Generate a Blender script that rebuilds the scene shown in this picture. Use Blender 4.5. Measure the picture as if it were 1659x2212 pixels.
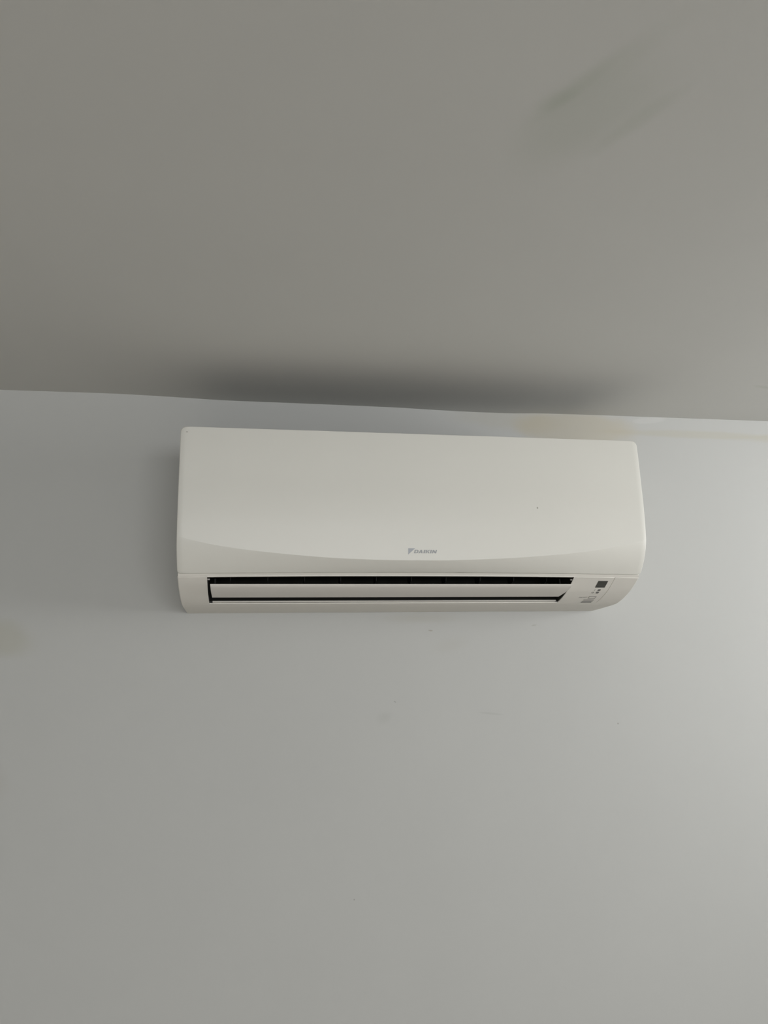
import bpy, bmesh, math
from mathutils import Vector, Matrix

# ------------------------------------------------------------------ scene, camera, light
for o in list(bpy.data.objects):
    bpy.data.objects.remove(o, do_unlink=True)
scene = bpy.context.scene
COL = scene.collection
ZT = 2.25                       # height of the unit's top edge above the floor
CEIL = ZT + 0.1095              # ceiling height

F_PX, IMG_H = 1661.0, 2212.0
cam_data = bpy.data.cameras.new('camera')
cam_data.sensor_fit = 'VERTICAL'
cam_data.sensor_height = 36.0
cam_data.lens = 36.0 * F_PX / IMG_H
cam_data.clip_start = 0.02
cam = bpy.data.objects.new('camera', cam_data)
COL.objects.link(cam)
pitch, yaw, roll = math.radians(8.65), math.radians(9.48), math.radians(-0.54)
fwd = Vector((math.sin(yaw) * math.cos(pitch), math.cos(yaw) * math.cos(pitch), math.sin(pitch)))
rt = Vector((math.cos(yaw), -math.sin(yaw), 0.0))
up = rt.cross(fwd)
r2 = math.cos(roll) * rt + math.sin(roll) * up
u2 = -math.sin(roll) * rt + math.cos(roll) * up
m = Matrix((r2, u2, -fwd)).transposed().to_4x4()
m.translation = Vector((-0.2642, -1.4306, ZT - 0.3194))
cam.matrix_world = m
scene.camera = cam

# the room: x from RX0 to RX1, y from RY0 to the unit's wall at 0
RX0, RX1, RY0 = -2.1, 1.6, -4.2
WR = (-1.05, -0.6, 1.8, 2.3)      # window in the right-hand wall: y0, y1, z0, z1
WF = (-1.1, 1.4, 1.75, 2.3)       # wide high window in the wall behind the camera: x0, x1, z0, z1
DAYLIGHT = 37.0                      # watts per square metre of window
DAY_COL = (1.0, 1.0, 1.0)

world = bpy.data.worlds.new('world')
scene.world = world
world.use_nodes = True
world.node_tree.nodes['Background'].inputs[0].default_value = (0.80, 0.90, 1.0, 1)
world.node_tree.nodes['Background'].inputs[1].default_value = 1.0

def area(name, loc, rot, sx, sy, power, color):
    l = bpy.data.lights.new(name, 'AREA')
    l.shape = 'RECTANGLE'
    l.size, l.size_y = sx, sy
    l.energy = power
    l.color = color
    o = bpy.data.objects.new(name, l)
    o.location = loc
    o.rotation_euler = rot
    COL.objects.link(o)
    return o
# daylight entering through the two window openings
area('side_window_daylight', (RX1 + 0.02, (WR[0] + WR[1]) / 2, (WR[2] + WR[3]) / 2), (0, math.radians(90), 0),
     WR[3] - WR[2], WR[1] - WR[0], DAYLIGHT * 1.85 * (WR[3] - WR[2]) * (WR[1] - WR[0]), DAY_COL)
area('rear_window_daylight', ((WF[0] + WF[1]) / 2, RY0 - 0.02, (WF[2] + WF[3]) / 2), (math.radians(90), 0, 0),
     WF[1] - WF[0], WF[3] - WF[2], DAYLIGHT * (WF[1] - WF[0]) * (WF[3] - WF[2]), DAY_COL)

scene.view_settings.view_transform = 'Standard'
scene.view_settings.look = 'None'
scene.view_settings.gamma = 1.0
scene.view_settings.use_curve_mapping = False
scene.view_settings.exposure = 0.085

# ------------------------------------------------------------------ materials
def mat(name, col, rough=0.5, spec=0.5, bump=0.0, bump_scale=300.0, var=0.0, var_scale=6.0):
    """plain procedural surface: colour with a little noise variation and fine relief"""
    M = bpy.data.materials.new(name)
    M.use_nodes = True
    nt = M.node_tree
    b = nt.nodes['Principled BSDF']
    b.inputs['Roughness'].default_value = rough
    b.inputs['Specular IOR Level'].default_value = spec
    geo = nt.nodes.new('ShaderNodeNewGeometry')
    M['_geo'] = geo.name
    rgb = nt.nodes.new('ShaderNodeRGB')
    rgb.outputs[0].default_value = (*col, 1)
    out = rgb.outputs[0]
    if var > 0:
        n = nt.nodes.new('ShaderNodeTexNoise')
        n.inputs['Scale'].default_value = var_scale
        n.inputs['Detail'].default_value = 4
        nt.links.new(geo.outputs['Position'], n.inputs['Vector'])
        mr = nt.nodes.new('ShaderNodeMapRange')
        mr.inputs[1].default_value, mr.inputs[2].default_value = 0.25, 0.75
        mr.inputs[3].default_value, mr.inputs[4].default_value = 1 - var, 1 + var
        nt.links.new(n.outputs['Fac'], mr.inputs[0])
        mul = nt.nodes.new('ShaderNodeVectorMath')
        mul.operation = 'SCALE'
        nt.links.new(out, mul.inputs[0])
        nt.links.new(mr.outputs[0], mul.inputs['Scale'])
        out = mul.outputs[0]
    nt.links.new(out, b.inputs['Base Color'])
    if bump > 0:
        n = nt.nodes.new('ShaderNodeTexNoise')
        n.inputs['Scale'].default_value = bump_scale
        n.inputs['Detail'].default_value = 3
        nt.links.new(geo.outputs['Position'], n.inputs['Vector'])
        bp = nt.nodes.new('ShaderNodeBump')
        bp.inputs['Strength'].default_value = bump
        bp.inputs['Distance'].default_value = 0.001
        nt.links.new(n.outputs['Fac'], bp.inputs['Height'])
        nt.links.new(bp.outputs[0], b.inputs['Normal'])
    return M

def tint_patch(M, center, size, angle, plane, col, strength, soft=0.6, ragged=0.35, ragged_scale=14.0, ref=0.74):
    """a patch with a shape of its own on a wall ('xz') or ceiling ('xy'): a ragged ellipse tinting the paint"""
    nt = M.node_tree
    N, L = nt.nodes, nt.links
    b = N['Principled BSDF']
    geo = N[M['_geo']]
    src = b.inputs['Base Color'].links[0].from_socket
    sep = N.get('position_axes')
    if sep is None:
        sep = N.new('ShaderNodeSeparateXYZ')
        sep.name = 'position_axes'
        L.new(geo.outputs['Position'], sep.inputs[0])
    ca, sa = math.cos(angle), math.sin(angle)
    def math_node(op, a, bb=None, c=None):
        n = N.new('ShaderNodeMath')
        n.operation = op
        for i, v in enumerate((a, bb, c)):
            if v is None:
                continue
            if hasattr(v, 'links'):
                L.new(v, n.inputs[i])
            else:
                n.inputs[i].default_value = v
        return n.outputs[0]
    px = math_node('SUBTRACT', sep.outputs[0], center[0])
    pv = math_node('SUBTRACT', sep.outputs[2 if plane == 'xz' else 1], center[1])
    u = math_node('ADD', math_node('MULTIPLY', px, ca / size[0]), math_node('MULTIPLY', pv, sa / size[0]))
    v = math_node('ADD', math_node('MULTIPLY', px, -sa / size[1]), math_node('MULTIPLY', pv, ca / size[1]))
    r = math_node('SQRT', math_node('ADD', math_node('MULTIPLY', u, u), math_node('MULTIPLY', v, v)))
    n = N.get('ragged_noise')               # one noise shared by all patches of a surface
    if n is None:
        n = N.new('ShaderNodeTexNoise')
        n.name = 'ragged_noise'
        n.inputs['Scale'].default_value = ragged_scale
        n.inputs['Detail'].default_value = 3
        L.new(geo.outputs['Position'], n.inputs['Vector'])
    r = math_node('ADD', r, math_node('MULTIPLY', math_node('SUBTRACT', n.outputs['Fac'], 0.5), ragged * 2))
    mr = N.new('ShaderNodeMapRange')
    mr.interpolation_type = 'SMOOTHSTEP'
    mr.inputs[1].default_value, mr.inputs[2].default_value = 1.0 - soft, 1.0
    mr.inputs[3].default_value, mr.inputs[4].default_value = strength, 0.0
    L.new(r, mr.inputs[0])
    mx = N.new('ShaderNodeMix')
    mx.data_type = 'RGBA'
    L.new(mr.outputs[0], mx.inputs['Factor'])
    L.new(src, mx.inputs['A'])
    tint = N.new('ShaderNodeVectorMath')
    tint.operation = 'MULTIPLY'
    L.new(src, tint.inputs[0])
    tint.inputs[1].default_value = tuple(c / ref for c in col)
    L.new(tint.outputs[0], mx.inputs['B'])
    L.new(mx.outputs['Result'], b.inputs['Base Color'])

WALLC = (0.45, 0.454, 0.440)
CEILC = (0.53, 0.53, 0.508)
M_wall = mat('wall_paint', WALLC, 1.0, 0.0, var=0.010, var_scale=5)
M_ceil = mat('ceiling_paint', CEILC, 1.0, 0.0, var=0.012, var_scale=4)
M_side = mat('side_wall_paint', (0.40,0.40,0.388), 1.0, 0.0)
M_floor = mat('floor_laminate', (0.88, 0.82, 0.75), 1.0, 0.0)
M_frame = mat('window_frame_plastic', (0.8, 0.8, 0.79), 0.4)
M_panel = mat('front_panel_plastic', (0.603, 0.596, 0.551), 0.42, 0.45, var=0.006, var_scale=9)
M_case = mat('casing_plastic', (0.628, 0.610, 0.563), 0.5, 0.4, var=0.006, var_scale=12)
M_flap = mat('flap_plastic', (0.615, 0.592, 0.555), 0.5, 0.4)
M_dark = mat('duct_black_plastic', (0.024, 0.024, 0.021), 0.55, 0.3)
M_fan = mat('fan_black_plastic', (0.012, 0.012, 0.011), 0.5, 0.2)
M_pin = mat('hinge_grey_plastic', (0.30, 0.29, 0.27), 0.5)
M_glass = mat('receiver_smoked_plastic', (0.035, 0.035, 0.028), 0.30, 0.4)
M_print = mat('grey_print', (0.10, 0.10, 0.095), 0.5)
M_printl = mat('light_grey_print', (0.26, 0.26, 0.25), 0.5)
M_logo = mat('logo_grey_print', (0.25, 0.26, 0.265), 0.4)
M_emb = mat('emblem_grey_print', (0.24, 0.255, 0.275), 0.35)

BEIGE = (0.70, 0.655, 0.56)
# damp stain along the top of the wall and its tail to the right; a yellowed patch at far left; scuffs
def zw(z): return ZT + z
for c, s, a, col, st, so, rg in [
        ((0.375, zw(0.078)), (0.165, 0.042), -0.03, (0.745, 0.695, 0.60), 0.75, 0.45, 0.30),
        ((0.23, zw(0.092)), (0.15, 0.030), -0.05, (0.72, 0.69, 0.615), 0.40, 0.7, 0.35),
        ((0.62, zw(0.0745)), (0.24, 0.011), 0.0, (0.70, 0.665, 0.58), 0.50, 0.6, 0.30),
        ((0.85, zw(0.073)), (0.16, 0.012), 0.03, (0.70, 0.665, 0.58), 0.45, 0.6, 0.30),
        ((0.53, zw(0.101)), (0.042, 0.008), 0.10, (0.80, 0.80, 0.80), 0.8, 0.35, 0.15),
        ((-0.70, zw(-0.328)), (0.075, 0.045), -0.2, (0.62, 0.60, 0.50), 0.40, 0.7, 0.40),
        ((-0.71, zw(-0.575)), (0.055, 0.050), 0.0, (0.62, 0.58, 0.52), 0.25, 0.9, 0.40),
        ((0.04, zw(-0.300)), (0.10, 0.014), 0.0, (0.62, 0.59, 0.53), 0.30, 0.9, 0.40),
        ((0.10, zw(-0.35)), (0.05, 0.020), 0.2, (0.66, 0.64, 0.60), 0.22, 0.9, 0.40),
        ((-0.0285, zw(-0.480)), (0.020, 0.014), 0.5, (0.58, 0.58, 0.56), 0.22, 0.9, 0.40),
        ((0.174, zw(-0.478)), (0.032, 0.0030), -0.12, (0.50, 0.50, 0.48), 0.22, 0.7, 0.30),
        ((0.0613, zw(-0.3231)), (0.006, 0.0018), -0.1, (0.42, 0.37, 0.30), 0.50, 0.6, 0.3),
        ((0.2655, zw(-0.315)), (0.007, 0.0020), 0.1, (0.45, 0.43, 0.39), 0.35, 0.6, 0.3),
        ((-0.0083, zw(-0.4522)), (0.0035, 0.0013), -0.5, (0.35, 0.35, 0.33), 0.5, 0.5, 0.2),
        ((0.4274, zw(-0.5035)), (0.0022, 0.0022), 0.0, (0.35, 0.34, 0.32), 0.6, 0.5, 0.2),
        ((-0.085, zw(-0.79)), (0.0016, 0.0016), 0.0, (0.35, 0.34, 0.32), 0.6, 0.5, 0.2)]:
    tint_patch(M_wall, c, s, a, 'xz', col, st, so, rg)
# slightly darker greyish streaks and a broad patch on the ceiling
GREY = (0.58, 0.60, 0.57)
for c, s, a, st, so, rg in [
        ((0.008, -0.872), (0.110, 0.056), math.radians(-66), 0.50, 0.8, 0.25),
        ((0.004, -0.930), (0.090, 0.020), math.radians(-66), 0.30, 0.9, 0.30),
        ((-0.016, -0.905), (0.070, 0.012), math.radians(-66), 0.40, 0.9, 0.30),
        ((-0.026, -0.889), (0.026, 0.014), math.radians(-50), 0.45, 0.9, 0.30),
        ((0.052, -0.872), (0.065, 0.014), math.radians(-68), 0.40, 0.8, 0.30),
        ((0.64, -0.213), (0.035, 0.010), math.radians(15), 0.55, 0.8, 0.30)]:
    tint_patch(M_ceil, c, s, a, 'xy', GREY, st, so, rg, 9.0, 0.68)
# two specks of dirt on the front panel
tint_patch(M_panel, (0.1947, zw(-0.123)), (0.0016, 0.0022), 0.0, 'xz', (0.22, 0.21, 0.18), 0.8, 0.6, 0.1)
tint_patch(M_panel, (-0.3751, zw(-0.0094)), (0.0022, 0.0012), 0.0, 'xz', (0.25, 0.24, 0.21), 0.7, 0.6, 0.1)

# ------------------------------------------------------------------ mesh helpers
def link(name, bm, material, parent=None, smooth=None):
    me = bpy.data.meshes.new(name)
    bm.normal_update()
    bm.to_mesh(me)
    bm.free()
    me.materials.append(material)
    if smooth is not None:
        for p in me.polygons:
            p.use_smooth = True
        me.set_sharp_from_angle(angle=math.radians(smooth))
    o = bpy.data.objects.new(name, me)
    COL.objects.link(o)
    if parent:
        o.parent = parent
    return o

def structure(name, bm, material, parent=None):
    o = link(name, bm, material, parent)
    if parent is None:
        o['kind'] = 'structure'
    return o

def add_box(bm, a, b):
    vs = [bm.verts.new((x, y, z)) for x in (a[0], b[0]) for y in (a[1], b[1]) for z in (a[2], b[2])]
    for f in ((0, 1, 3, 2), (4, 6, 7, 5), (0, 4, 5, 1), (2, 3, 7, 6), (0, 2, 6, 4), (1, 5, 7, 3)):
        bm.faces.new([vs[i] for i in f])
    return vs

def box_bm(a, b):
    bm = bmesh.new()
    add_box(bm, a, b)
    bmesh.ops.recalc_face_normals(bm, faces=bm.faces)
    return bm

def lerp_table(t, x):
    if x <= t[0][0]:
        return t[0][1]
    for (x0, v0), (x1, v1) in zip(t, t[1:]):
        if x <= x1:
            k = (x - x0) / (x1 - x0)
            return v0 + (v1 - v0) * k
    return t[-1][1]

def smooth_table(t, x):
    """monotone cubic through a table sorted by its first column"""
    n = len(t)
    if x <= t[0][0]:
        return t[0][1]
    if x >= t[-1][0]:
        return t[-1][1]
    sl = [(t[i + 1][1] - t[i][1]) / (t[i + 1][0] - t[i][0]) for i in range(n - 1)]
    mm = [sl[0]] + [0 if sl[i - 1] * sl[i] <= 0 else 2 * sl[i - 1] * sl[i] / (sl[i - 1] + sl[i]) for i in range(1, n - 1)] + [sl[-1]]
    for i in range(n - 1):
        if x <= t[i + 1][0]:
            h = t[i + 1][0] - t[i][0]
            k = (x - t[i][0]) / h
            return ((2*k**3 - 3*k*k + 1) * t[i][1] + (k**3 - 2*k*k + k) * h * mm[i]
                    + (-2*k**3 + 3*k*k) * t[i + 1][1] + (k**3 - k*k) * h * mm[i + 1])

# ------------------------------------------------------------------ the room
T = 0.10
structure('wall_back', box_bm((RX0, 0.0, 0.0), (RX1, T, CEIL + 0.10)), M_wall)
structure('wall_left', box_bm((RX0 - T, RY0, 0.0), (RX0, T, CEIL + 0.10)), M_side)
structure('floor', box_bm((RX0 - T, RY0 - T, -0.1), (RX1 + T, T, 0.0)), M_floor)
TOP = CEIL + 0.10
bm = bmesh.new()
for a, b in [((RX1, RY0 - T, 0), (RX1 + T, WR[0], TOP)), ((RX1, WR[1], 0), (RX1 + T, T, TOP)),
             ((RX1, WR[0], 0), (RX1 + T, WR[1], WR[2])), ((RX1, WR[0], WR[3]), (RX1 + T, WR[1], TOP))]:
    add_box(bm, a, b)
bmesh.ops.recalc_face_normals(bm, faces=bm.faces)
structure('wall_right', bm, M_side)
bm = bmesh.new()
for a, b in [((RX0, RY0 - T, 0), (WF[0], RY0, TOP)), ((WF[1], RY0 - T, 0), (RX1, RY0, TOP)),
             ((WF[0], RY0 - T, 0), (WF[1], RY0, WF[2])), ((WF[0], RY0 - T, WF[3]), (WF[1], RY0, TOP))]:
    add_box(bm, a, b)
bmesh.ops.recalc_face_normals(bm, faces=bm.faces)
structure('wall_front', bm, M_side)
def frame_bm(u0, u1, z0, z1, place, w=0.05):
    bm = bmesh.new()
    um = (u0 + u1) / 2
    for a, b in [((u0, z0), (u0 + w, z1)), ((u1 - w, z0), (u1, z1)), ((u0 + w, z0), (u1 - w, z0 + w)),
                 ((u0 + w, z1 - w), (u1 - w, z1)), ((um - 0.03, z0 + w), (um + 0.03, z1 - w))]:
        add_box(bm, place(a[0], 0.04, a[1]), place(b[0], 0.09, b[1]))
    bmesh.ops.recalc_face_normals(bm, faces=bm.faces)
    return bm
structure('window_1', frame_bm(*WR, lambda u, t, z: (RX1 + t, u, z)), M_frame)
structure('window_2', frame_bm(*WF, lambda u, t, z: (u, RY0 - t, z)), M_frame)

# ceiling: uneven plaster, its edge along the wall dips and rises by a few millimetres
CE = [(-2.2, .1100), (-1.2, .1120), (-.7245, .1130), (-.533, .1141), (-.42, .1120), (-.315, .1092), (-.16, .1090), (-.005, .1082),
      (.0975, .1058), (.17, .1050), (.2307, .1050), (.30, .1074), (.40, .1082), (.5092, .1085), (.8035, .1092), (1.8, .1095)]
xs = [RX0 - T] + [-1.0 + 0.04 * i for i in range(51)] + [1.2, 1.45, RX1 + T]
ys = [T, 0.0, -0.02, -0.05, -0.09, -0.14, -0.2, -0.3, -0.4, -0.55, -0.7, -0.9, -1.1, -1.5, -2.2, -3.2, RY0 - T]
bm = bmesh.new()
lo, hi = [], []
for y in ys:
    rl, rh = [], []
    for x in xs:
        w = math.exp(min(y, 0) / 0.16)
        z = CEIL + (smooth_table(CE, x) - 0.1095) * w
        rl.append(bm.verts.new((x, y, z)))
        rh.append(bm.verts.new((x, y, CEIL + 0.12)))
    lo.append(rl)
    hi.append(rh)
for g in (lo, hi):
    for j in range(len(ys) - 1):
        for i in range(len(xs) - 1):
            bm.faces.new((g[j][i], g[j][i + 1], g[j + 1][i + 1], g[j + 1][i]))
for j in range(len(ys) - 1):
    for i in (0, len(xs) - 1):
        bm.faces.new((lo[j][i], lo[j + 1][i], hi[j + 1][i], hi[j][i]))
for i in range(len(xs) - 1):
    for j in (0, len(ys) - 1):
        bm.faces.new((lo[j][i], lo[j][i + 1], hi[j][i + 1], hi[j][i]))
bmesh.ops.recalc_face_normals(bm, faces=bm.faces)
ceiling = structure('ceiling', bm, M_ceil)
for p in ceiling.data.polygons:
    p.use_smooth = True
ceiling.data.set_sharp_from_angle(angle=math.radians(40))

# ------------------------------------------------------------------ the air conditioner
# local frame: x along the wall, d = distance from the wall (y = -d), z measured down from the top edge
HB = 0.288
W = 0.385
ac = bpy.data.objects.new('air_conditioner', None)
ac.empty_display_size = 0.1
ac.location = (0, 0, ZT - HB)
COL.objects.link(ac)
ac['label'] = 'white wall-mounted split air conditioner with half-open air flap below the ceiling'
ac['category'] = 'air conditioner'

def P(x, d, z):
    return (x, -d, z + HB)

def arch(x):
    return 0.0026 * (1 - (x / W) ** 2)

def extrude_profile(prof, x0, x1, n=1, closed=True, caps=True, arched=0.0):
    """profile of (d, z) swept along x"""
    bm = bmesh.new()
    rows = []
    for i in range(n + 1):
        x = x0 + (x1 - x0) * i / n
        rows.append([bm.verts.new(P(x, d, z + arched * arch(x))) for d, z in prof])
    k = len(prof)
    for i in range(n):
        for j in range(k if closed else k - 1):
            j2 = (j + 1) % k
            bm.faces.new((rows[i][j], rows[i + 1][j], rows[i + 1][j2], rows[i][j2]))
    if closed and caps:
        bm.faces.new(rows[0])
        bm.faces.new(rows[-1][::-1])
    bmesh.ops.recalc_face_normals(bm, faces=bm.faces)
    return bm

# --- body: sides, top and back
CH = [(0.0, -.2880), (.0147, -.2870), (.060, -.2828), (.1079, -.2776), (.1200, -.2743), (.1317, -.2708), (.1480, -.2645),
      (.1654, -.2564), (.1792, -.2481), (.1880, -.2424), (.1962, -.2368)]
def zch(d):
    return smooth_table(CH, d)
body_prof = [(.001, -.004), (.175, -.004), (.196, -.012), (.200, -.06), (.206, -.15), (.200, -.20), (.192, -.2300),
             (.1925, -.2372)] + [(d, zch(d) + .0012) for d in (.188, .1792, .1654, .148, .1317, .1079, .06, .0147)] + [(.001, -.2865)]
bm = bmesh.new()
for sgn in (-1, 1):            # two side shells, open towards the outlet in the middle
    x0, x1 = sorted((sgn * (W - .0012), sgn * (W - .006)))
    t = extrude_profile(body_prof, x0, x1)
    me = bpy.data.meshes.new('tmp'); t.to_mesh(me); t.free(); bm.from_mesh(me); bpy.data.meshes.remove(me)
add_box(bm, P(-W + .006, .001, -.010), P(W - .006, .020, -.004))
add_box(bm, P(-W + .006, .176, -.012), P(W - .006, .196, -.005))
add_box(bm, P(-W + .006, .001, -.2865), P(W - .006, .006, -.010))
bmesh.ops.recalc_face_normals(bm, faces=bm.faces)
body = link('body', bm, M_case, ac, 40)

# --- air intake in the top of the body: thin slats over a dark slab, both unseen and added to cut bounced light
bm = bmesh.new()
for i in range(49):
    x = -W + .016 + i * (2 * W - .032) / 48
    add_box(bm, P(x - .0008, .020, -.012), P(x + .0008, .176, -.005))
for d in (.058, .097, .136):
    add_box(bm, P(-W + .006, d - .0008, -.0125), P(W - .006, d + .0008, -.0055))
bmesh.ops.recalc_face_normals(bm, faces=bm.faces)
grille = link('intake_grille', bm, M_case, ac)
bm = bmesh.new()
add_box(bm, P(-W + .007, .008, -.030), P(W - .007, .190, -.022))
bmesh.ops.recalc_face_normals(bm, faces=bm.faces)
link('dark_slab', bm, M_fan, ac)

# --- front panel: slightly bowed face with a shallow curved crease above a receding lower edge
UP = [(-.2150, .2283), (-.1850, .2297), (-.1550, .2300), (-.1200, .2286), (-.0770, .2245), (-.0300, .2198), (0.0, .2158)]
CR = [(-.385, -.1850), (-.3787, -.1862), (-.3316, -.1925), (-.2868, -.1970), (-.1957, -.2046), (-.161, -.2071), (-.1135, -.2094),
      (-.03, -.2112), (.0342, -.2110), (.0773, -.2097), (.1374, -.2072), (.1914, -.2036), (.2551, -.1987), (.3293, -.1905), (.385, -.1840)]
ZB, DB = -.2318, .2025
def panel_edges(x):
    k = min(1.0, abs(x) / W)
    a = 0.80 - 0.55 * k ** 4
    zc = smooth_table(CR, x) + 0.010 * k ** 6
    return zc, ZB + arch(x), a
def panel_d(x, z):
    zc, zb, a = panel_edges(x)
    if z >= zc:
        return smooth_table(UP, z)
    s = min(1.0, (zc - z) / (zc - zb))
    dc = smooth_table(UP, zc)
    return dc + (DB - dc) * (a * s + (1 - a) * s * s)

RT, RB = .0095, .0050          # corner radii, top and bottom
def half_width(t_top, t_bot):
    hw = W
    if t_top < RT:
        hw = W - RT + math.sqrt(max(0, RT ** 2 - (RT - t_top) ** 2))
    if t_bot < RB:
        hw = min(hw, W - RB + math.sqrt(max(0, RB ** 2 - (RB - t_bot) ** 2)))
    return hw
bm = bmesh.new()
NX = 80
rows = []
tops = [0, .0003, .001, .002, .0035, .0055, .0075, .0095]
n_up, n_lo = 26, 28
for j in range(len(tops) + n_up + n_lo):
    row = []
    for i in range(NX + 1):
        u = -1 + 2 * i / NX
        x = u * W
        zc, zb, a = panel_edges(x)
        if j < len(tops):
            z = -tops[j]
        elif j < len(tops) + n_up:
            k = (j - len(tops) + 1) / n_up
            z = -tops[-1] + (zc + tops[-1]) * (1 - (1 - k) ** 2.4)
        else:
            k = (j - len(tops) - n_up + 1) / n_lo
            z = zc + (zb - zc) * (0.5 * k ** 1.8 + 0.5 * (1 - (1 - k) ** 1.8))
        hw = half_width(-z, z - zb)
        xx = u * hw
        row.append(bm.verts.new(P(xx, panel_d(xx, z), z)))
    rows.append(row)
for a, b in zip(rows, rows[1:]):
    for i in range(NX):
        bm.faces.new((a[i], b[i], b[i + 1], a[i + 1]))
bm.edges.ensure_lookup_table()
rim = [e for e in bm.edges if e.is_boundary]
ext = bmesh.ops.extrude_edge_only(bm, edges=rim)
newv = [g for g in ext['geom'] if isinstance(g, bmesh.types.BMVert)]
for v in newv:
    v.co.y += 0.018
bmesh.ops.recalc_face_normals(bm, faces=bm.faces)
bmesh.ops.bevel(bm, geom=[e for e in rim if e.is_valid], offset=0.0012, segments=2, profile=0.5, affect='EDGES')
panel = link('front_panel', bm, M_panel, ac, 60)
panel['label'] = 'smooth bowed white front panel'

# --- trim strip between panel and lower casing
strip_prof = [(.180, -.2290), (.1990, -.2290), (.1992, -.2318), (.1978, -.2340), (.1956, -.2362), (.180, -.2362)]
link('trim_strip', extrude_profile(strip_prof, -W + .0010, W - .0010, 40, arched=1.0), M_case, ac, 35)
# --- lower casing with the outlet slot
SX0, SX1, SD0 = -.3400, .2675, .1172
def chin_z(x, d):
    k = max(0.0, min(1.0, (d - .165) / .03))
    return zch(d) + arch(x) * k - 0.0004
GX, GD0 = .3414, .1195
cx = sorted(set([-W, -W + .0012, -.36, SX0] + [SX0 + (SX1 - SX0) * i / 30 for i in range(1, 30)] +
                [SX1, .29, .315, GX - .0004, GX, GX + .0004, .365, W - .0012, W]))
cd = [.001, .0147, .035, .06, .085, .1079, SD0, .1195, .124, .130, .136, .142, .148, .154, .160, .1654, .1710, .1765, .182, .187, .192, .1955, .1962, .1964]
bm = bmesh.new()
grid = {}
for i, x in enumerate(cx):
    for j, d in enumerate(cd):
        z = chin_z(x, d)
        if abs(abs(x) - W) < 1e-6:
            z += .0012                      # rounded outer edge
        if d == .1964:
            z += .0010                      # upright top edge
        if abs(x - GX) < 1e-6 and d >= GD0:
            z += .0012                      # joint of the side cover
        grid[i, j] = bm.verts.new(P(x, d, z))
hole = lambda i, j: cx[i] >= SX0 - 1e-6 and cx[i + 1] <= SX1 + 1e-6 and cd[j] >= SD0 - 1e-6
for i in range(len(cx) - 1):
    for j in range(len(cd) - 1):
        if not hole(i, j):
            bm.faces.new((grid[i, j], grid[i + 1, j], grid[i + 1, j + 1], grid[i, j + 1]))
for v in [v for v in bm.verts if not v.link_faces]:
    bm.verts.remove(v)
bmesh.ops.recalc_face_normals(bm, faces=bm.faces)
up_n = sum((f.normal.z for f in bm.faces))
if up_n > 0:
    bmesh.ops.reverse_faces(bm, faces=bm.faces)
edge = [e for e in bm.edges if e.is_boundary]
ext = bmesh.ops.extrude_edge_only(bm, edges=edge)
for v in [g for g in ext['geom'] if isinstance(g, bmesh.types.BMVert)]:
    v.co.z += .0014
    d = -v.co.y
    if d > .19:
        v.co.y += .004
        v.co.z -= .001
bmesh.ops.recalc_face_normals(bm, faces=bm.faces)
chin = link('lower_casing', bm, M_case, ac, 35)

# --- lip at the rear of the slot, recessed behind the casing edge
lip_prof = [(.1168, -.2737), (.1190, -.2735), (.1215, -.2729), (.1220, -.2733), (.1240, -.2727), (.1244, -.2719), (.1230, -.2708), (.1168, -.2715)]
link('outlet_lip', extrude_profile(lip_prof, -.3345, .2622), M_case, ac, 30)

# --- bright rim along the front of the slot
rim_prof = [(.188, -.2364), (.1952, -.2351), (.1964, -.2351), (.1967, -.2355), (.1967, -.2365), (.1962, -.2370), (.188, -.2372)]
link('outlet_rim', extrude_profile(rim_prof, SX0, SX1, 40, arched=1.0), M_case, ac, 30)

# --- dark air duct behind the slot
duct = [(.1945, -.2355), (.176, -.215), (.165, -.190), (.162, -.165), (.160, -.120), (.140, -.095), (.105, -.088), (.070, -.100),
        (.050, -.135), (.048, -.175), (.056, -.210), (.074, -.240), (.098, -.2610), (.1165, -.2712), (.1165, -.2745)]
bm = bmesh.new()
rows = [[bm.verts.new(P(x, d, z)) for d, z in duct] for x in (SX0 + .0004, SX1 - .0004)]
for j in range(len(duct) - 1):
    bm.faces.new((rows[0][j], rows[0][j + 1], rows[1][j + 1], rows[1][j]))
endp = duct + [(d, zch(d) + .0012) for d in (.130, .142, .154, .1654, .1765, .187)]
for x, k in ((SX0 + .0004, 0), (SX1 - .0004, 1)):
    extra = [bm.verts.new(P(x, d, z)) for d, z in endp[len(duct):]]
    bm.faces.new(rows[k] + extra)
bmesh.ops.recalc_face_normals(bm, faces=bm.faces)
dk = link('outlet_duct', bm, M_dark, ac, 50)
dk['label'] = 'black air duct behind the slot'

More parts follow.
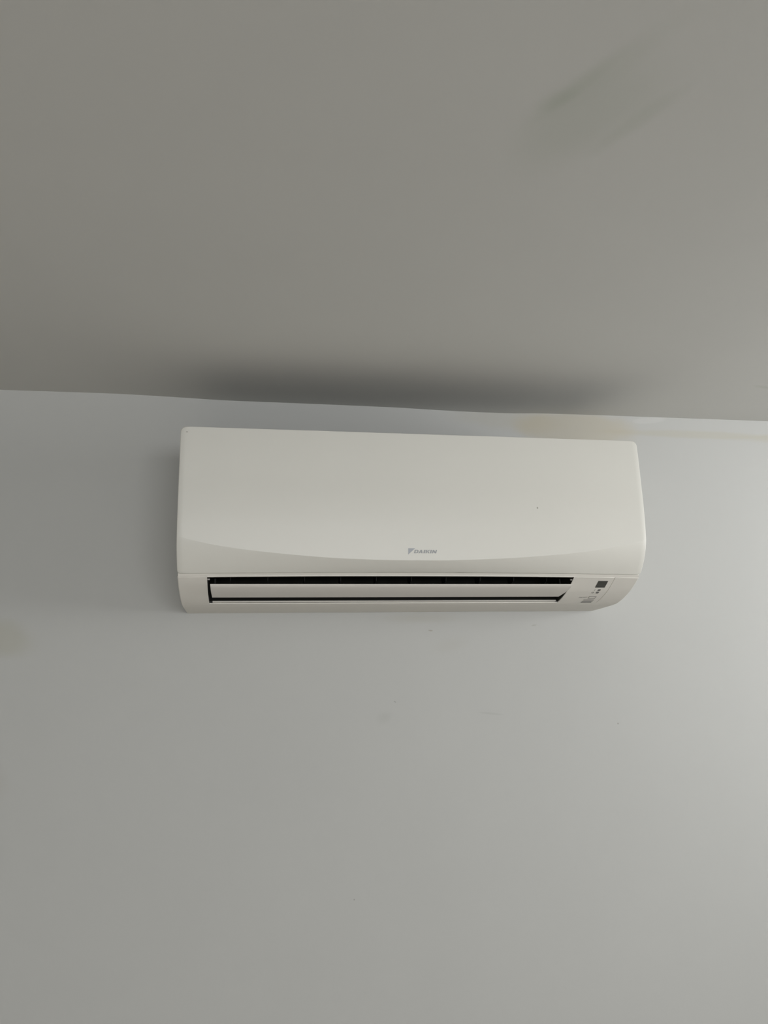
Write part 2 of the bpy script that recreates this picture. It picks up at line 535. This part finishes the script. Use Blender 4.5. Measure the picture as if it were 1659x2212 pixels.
# --- cross-flow fan drum deep in the duct
bm = bmesh.new()
fc, fr_, nb = (.108, -.140), .040, 28
for b in range(nb):
    a = 2 * math.pi * b / nb
    pts = []
    for r, da in ((fr_, 0), (fr_ * .86, .10), (fr_ * .74, .14)):
        pts.append((fc[0] + r * math.cos(a + da), fc[1] + r * math.sin(a + da)))
    rr = [[bm.verts.new(P(x, d, z)) for d, z in pts] for x in (SX0 + .01, SX1 - .01)]
    for j in range(2):
        bm.faces.new((rr[0][j], rr[0][j + 1], rr[1][j + 1], rr[1][j]))
for q in range(9):
    x = SX0 + .01 + (SX1 - SX0 - .02) * q / 8
    ring_o = [bm.verts.new(P(x, fc[0] + fr_ * math.cos(t), fc[1] + fr_ * math.sin(t))) for t in [2 * math.pi * i / 28 for i in range(28)]]
    ring_i = [bm.verts.new(P(x, fc[0] + fr_ * .7 * math.cos(t), fc[1] + fr_ * .7 * math.sin(t))) for t in [2 * math.pi * i / 28 for i in range(28)]]
    for i in range(28):
        i2 = (i + 1) % 28
        bm.faces.new((ring_o[i], ring_o[i2], ring_i[i2], ring_i[i]))
link('fan_drum', bm, M_fan, ac)

# --- vertical vanes inside the duct
vane_prof = [(.150, -.205), (.168, -.212), (.160, -.240), (.135, -.250), (.128, -.235)]
vx = [SX0 + .035 + i * (SX1 - SX0 - .07) / 9 for i in range(10)]
v0 = link('vane', extrude_profile(vane_prof, -.0007, .0007), M_fan, ac)
v0.location.x = vx[0]
for x in vx[1:]:
    c = v0.copy()
    COL.objects.link(c)
    c.parent = ac
    c.location.x = x

# --- half-open flap, hinged near the rear of the slot
flap_prof = [(.1355, -.2648), (.1372, -.2660), (.1400, -.2655), (.1500, -.2636), (.1650, -.2607), (.1800, -.2572), (.1920, -.2530),
             (.2000, -.2494), (.2006, -.2482), (.1998, -.2474), (.1905, -.2506), (.1790, -.2540), (.1640, -.2574), (.1495, -.2602), (.1365, -.2626)]
FX0, FX1 = -.3345, .2622
bm = extrude_profile(flap_prof, FX0, FX1, 20)
flap = link('flap', bm, M_flap, ac, 40)
flap['label'] = 'long air flap swung half open'
# hinge arms at both ends, from the flap up to the duct walls
for x0, x1 in ((FX0 + .004, FX0 + .0065), (FX1 - .0065, FX1 - .004)):
    link('hinge_arm', extrude_profile([(.150, -.2606), (.163, -.258), (.158, -.236), (.150, -.236)], x0, x1), M_fan, flap)
def cyl_x(x0, x1, d, z, r, n=14):
    bm = bmesh.new()
    a = [bm.verts.new(P(x0, d + r * math.cos(2 * math.pi * i / n), z + r * math.sin(2 * math.pi * i / n))) for i in range(n)]
    b = [bm.verts.new(P(x1, d + r * math.cos(2 * math.pi * i / n), z + r * math.sin(2 * math.pi * i / n))) for i in range(n)]
    for i in range(n):
        bm.faces.new((a[i], a[(i + 1) % n], b[(i + 1) % n], b[i]))
    bm.faces.new(a)
    bm.faces.new(b)
    bmesh.ops.recalc_face_normals(bm, faces=bm.faces)
    return bm
for x0, x1 in ((SX0 + .0005, SX0 + .004), (SX1 - .004, SX1 - .0005)):
    link('hinge_pin', cyl_x(x0, x1, .1885, -.2395, .0013), M_pin, ac, 40)

# --- print and small parts on the lower casing: (x, d) outlines laid on its surface
def on_chin(bm, pts, lift=.00015, thick=0.0):
    vs = [bm.verts.new(P(x, d, chin_z(x, d) - lift)) for x, d in pts]
    f = bm.faces.new(vs)
    f.normal_update()
    if f.normal.z > 0:
        f.normal_flip()
    return f
def chin_part(name, outlines, material, parent=chin, lift=.00015):
    bm = bmesh.new()
    for o in outlines:
        f = on_chin(bm, o, lift)
        r = bmesh.ops.extrude_face_region(bm, geom=[f])
        for v in [g for g in r['geom'] if isinstance(g, bmesh.types.BMVert)]:
            v.co.z -= .00015
    bmesh.ops.recalc_face_normals(bm, faces=bm.faces)
    return link(name, bm, material, parent)
def rrect(x0, x1, d0, d1, r, n=4):
    out = []
    for cx_, cd_, a0 in ((x1 - r, d1 - r, 0), (x0 + r, d1 - r, 90), (x0 + r, d0 + r, 180), (x1 - r, d0 + r, 270)):
        for i in range(n + 1):
            a = math.radians(a0 + 90 * i / n)
            out.append((cx_ + r * math.cos(a), cd_ + r * math.sin(a)))
    return out
def strips(x0, x1, d0, d1, n):        # a rectangle cut along the curve so that it hugs the casing
    return [[(x0, d0 + (d1 - d0) * i / n), (x1, d0 + (d1 - d0) * i / n), (x1, d0 + (d1 - d0) * (i + 1) / n), (x0, d0 + (d1 - d0) * (i + 1) / n)] for i in range(n)]
rw = chin_part('receiver_window', strips(.3144, .3321, .1736, .1890, 5), M_glass)
rw['label'] = 'dark square signal receiver window'
for d0, d1 in ((.1647, .1692), (.1567, .1621)):
    lp = chin_part('indicator_lamp', [rrect(.3224, .3276, d0, d1, .0013)], M_print)
    lp['label'] = 'small dark indicator lamp'
chin_part('lamp_symbol', [[(.3165, .1647), (.3172, .1647), (.3172, .1690), (.3165, .1690)]], M_printl)
ring = []
for i in range(20):
    a0, a1 = 2 * math.pi * i / 20, 2 * math.pi * (i + 1) / 20
    c = (.3164, .1594)
    ring.append([(c[0] + r * math.cos(a), c[1] + r * math.sin(a)) for r, a in ((.0024, a0), (.0024, a1), (.0017, a1), (.0017, a0))])
ring.append([(.3161, .1593), (.3167, .1593), (.3167, .1608), (.3161, .1608)])
ring.append([(.3161, .1590), (.3177, .1590), (.3177, .1595), (.3161, .1595)])
chin_part('lamp_symbol', ring, M_printl)
bx0, bx1, bd0, bd1, bw = .3160, .3293, .1380, .1460, .0006
btn = chin_part('power_button', [rrect(bx0, bx1, bd0, bd1, .0010)], M_case)
chin_part('button_outline', [[(bx0, bd0), (bx1, bd0), (bx1, bd0 + bw * 1.3), (bx0, bd0 + bw * 1.3)], [(bx0, bd1 - bw * 1.3), (bx1, bd1 - bw * 1.3), (bx1, bd1), (bx0, bd1)],
          [(bx0, bd0 + bw), (bx0 + bw, bd0 + bw), (bx0 + bw, bd1 - bw), (bx0, bd1 - bw)], [(bx1 - bw, bd0 + bw), (bx1, bd0 + bw), (bx1, bd1 - bw), (bx1 - bw, bd1 - bw)]],
          M_print, btn, lift=.0004)
for d, k in ((.1306, .0011), (.1249, .0012), (.1189, .0016)):
    chin_part('sensor_slit', [[(.3112, d - k), (.3312, d - k), (.3312, d + k), (.3112, d + k)]], M_print)

# --- letters as bold strokes: polygons on a unit-high cell
LET = {
    'D': ([[(0, 0), (.30, 0), (.30, 1), (0, 1)], [(.30, .78), (.62, .78), (.60, 1), (.30, 1)], [(.30, 0), (.60, 0), (.62, .22), (.30, .22)],
           [(.62, .22), (.60, 0), (.88, .08), (1.0, .28), (1.0, .72), (.88, .92), (.60, 1), (.62, .78), (.70, .70), (.70, .30)]], 1.0),
    'A': ([[(0, 0), (.32, 0), (.68, 1), (.40, 1)], [(.40, 1), (.54, .62), (.86, 0), (1.18, 0), (.78, 1)], [(.30, .20), (.90, .20), (.82, .40), (.38, .40)]], 1.18),
    'I': ([[(0, 0), (.32, 0), (.32, 1), (0, 1)]], .32),
    'K': ([[(0, 0), (.32, 0), (.32, 1), (0, 1)], [(.32, .40), (.70, 1), (1.08, 1), (.60, .46), (.32, .32)], [(.42, .50), (.72, 0), (1.10, 0), (.66, .62)]], 1.08),
    'N': ([[(0, 0), (.30, 0), (.30, 1), (0, 1)], [(.82, 0), (1.12, 0), (1.12, 1), (.82, 1)], [(.30, 1), (.26, .56), (.78, 0), (.84, .44)]], 1.12),
    'O': ([[(.0, .25), (.25, .25), (.25, .75), (0, .75)], [(.75, .25), (1, .25), (1, .75), (.75, .75)], [(0, .75), (1, .75), (.8, 1), (.2, 1)], [(.2, 0), (.8, 0), (1, .25), (0, .25)]], 1.0),
    'F': ([[(0, 0), (.28, 0), (.28, 1), (0, 1)], [(.28, .78), (.85, .78), (.85, 1), (.28, 1)], [(.28, .40), (.75, .40), (.75, .60), (.28, .60)]], .85),
    '/': ([[(0, 0), (.20, 0), (.62, 1), (.42, 1)]], .62),
}
def on_panel(bm, pts, lift=.0002):
    vs = [bm.verts.new(P(x, panel_d(x, z) + lift, z)) for x, z in pts]
    f = bm.faces.new(vs)
    f.normal_update()
    if f.normal.y > 0:
        f.normal_flip()
    return f
bm = bmesh.new()
base, hgt, x, shear = -.2001, .0056, -.0156, .27
starts = [-.0156, -.0084, -.0004, .0031, .0102, .0139]
widths = [.0065, .0068, .0024, .0063, .0024, .0068]
for ch, xs_, wd in zip('DAIKIN', starts, widths):
    polys, w0 = LET[ch]
    for p in polys:
        on_panel(bm, [(xs_ + px_ / w0 * wd + shear * pz * hgt, base + pz * hgt) for px_, pz in p])
lt = link('lettering', bm, M_logo, panel)
lt['label'] = 'grey bold italic maker lettering'
bm = bmesh.new()
on_panel(bm, [(-.0249, -.1921), (-.0136, -.1921), (-.0249, -.2021)])
em = link('emblem', bm, M_emb, panel)
em['label'] = 'grey triangular emblem'
bm = bmesh.new()
x = .2982
for ch in 'ON/OFF':
    polys, w0 = LET[ch]
    for p in polys:
        on_chin(bm, [(x + px_ * .0024, .1404 + pz * .0030) for px_, pz in p])
    x += (w0 + .14) * .0024
link('button_lettering', bm, M_printl, chin)
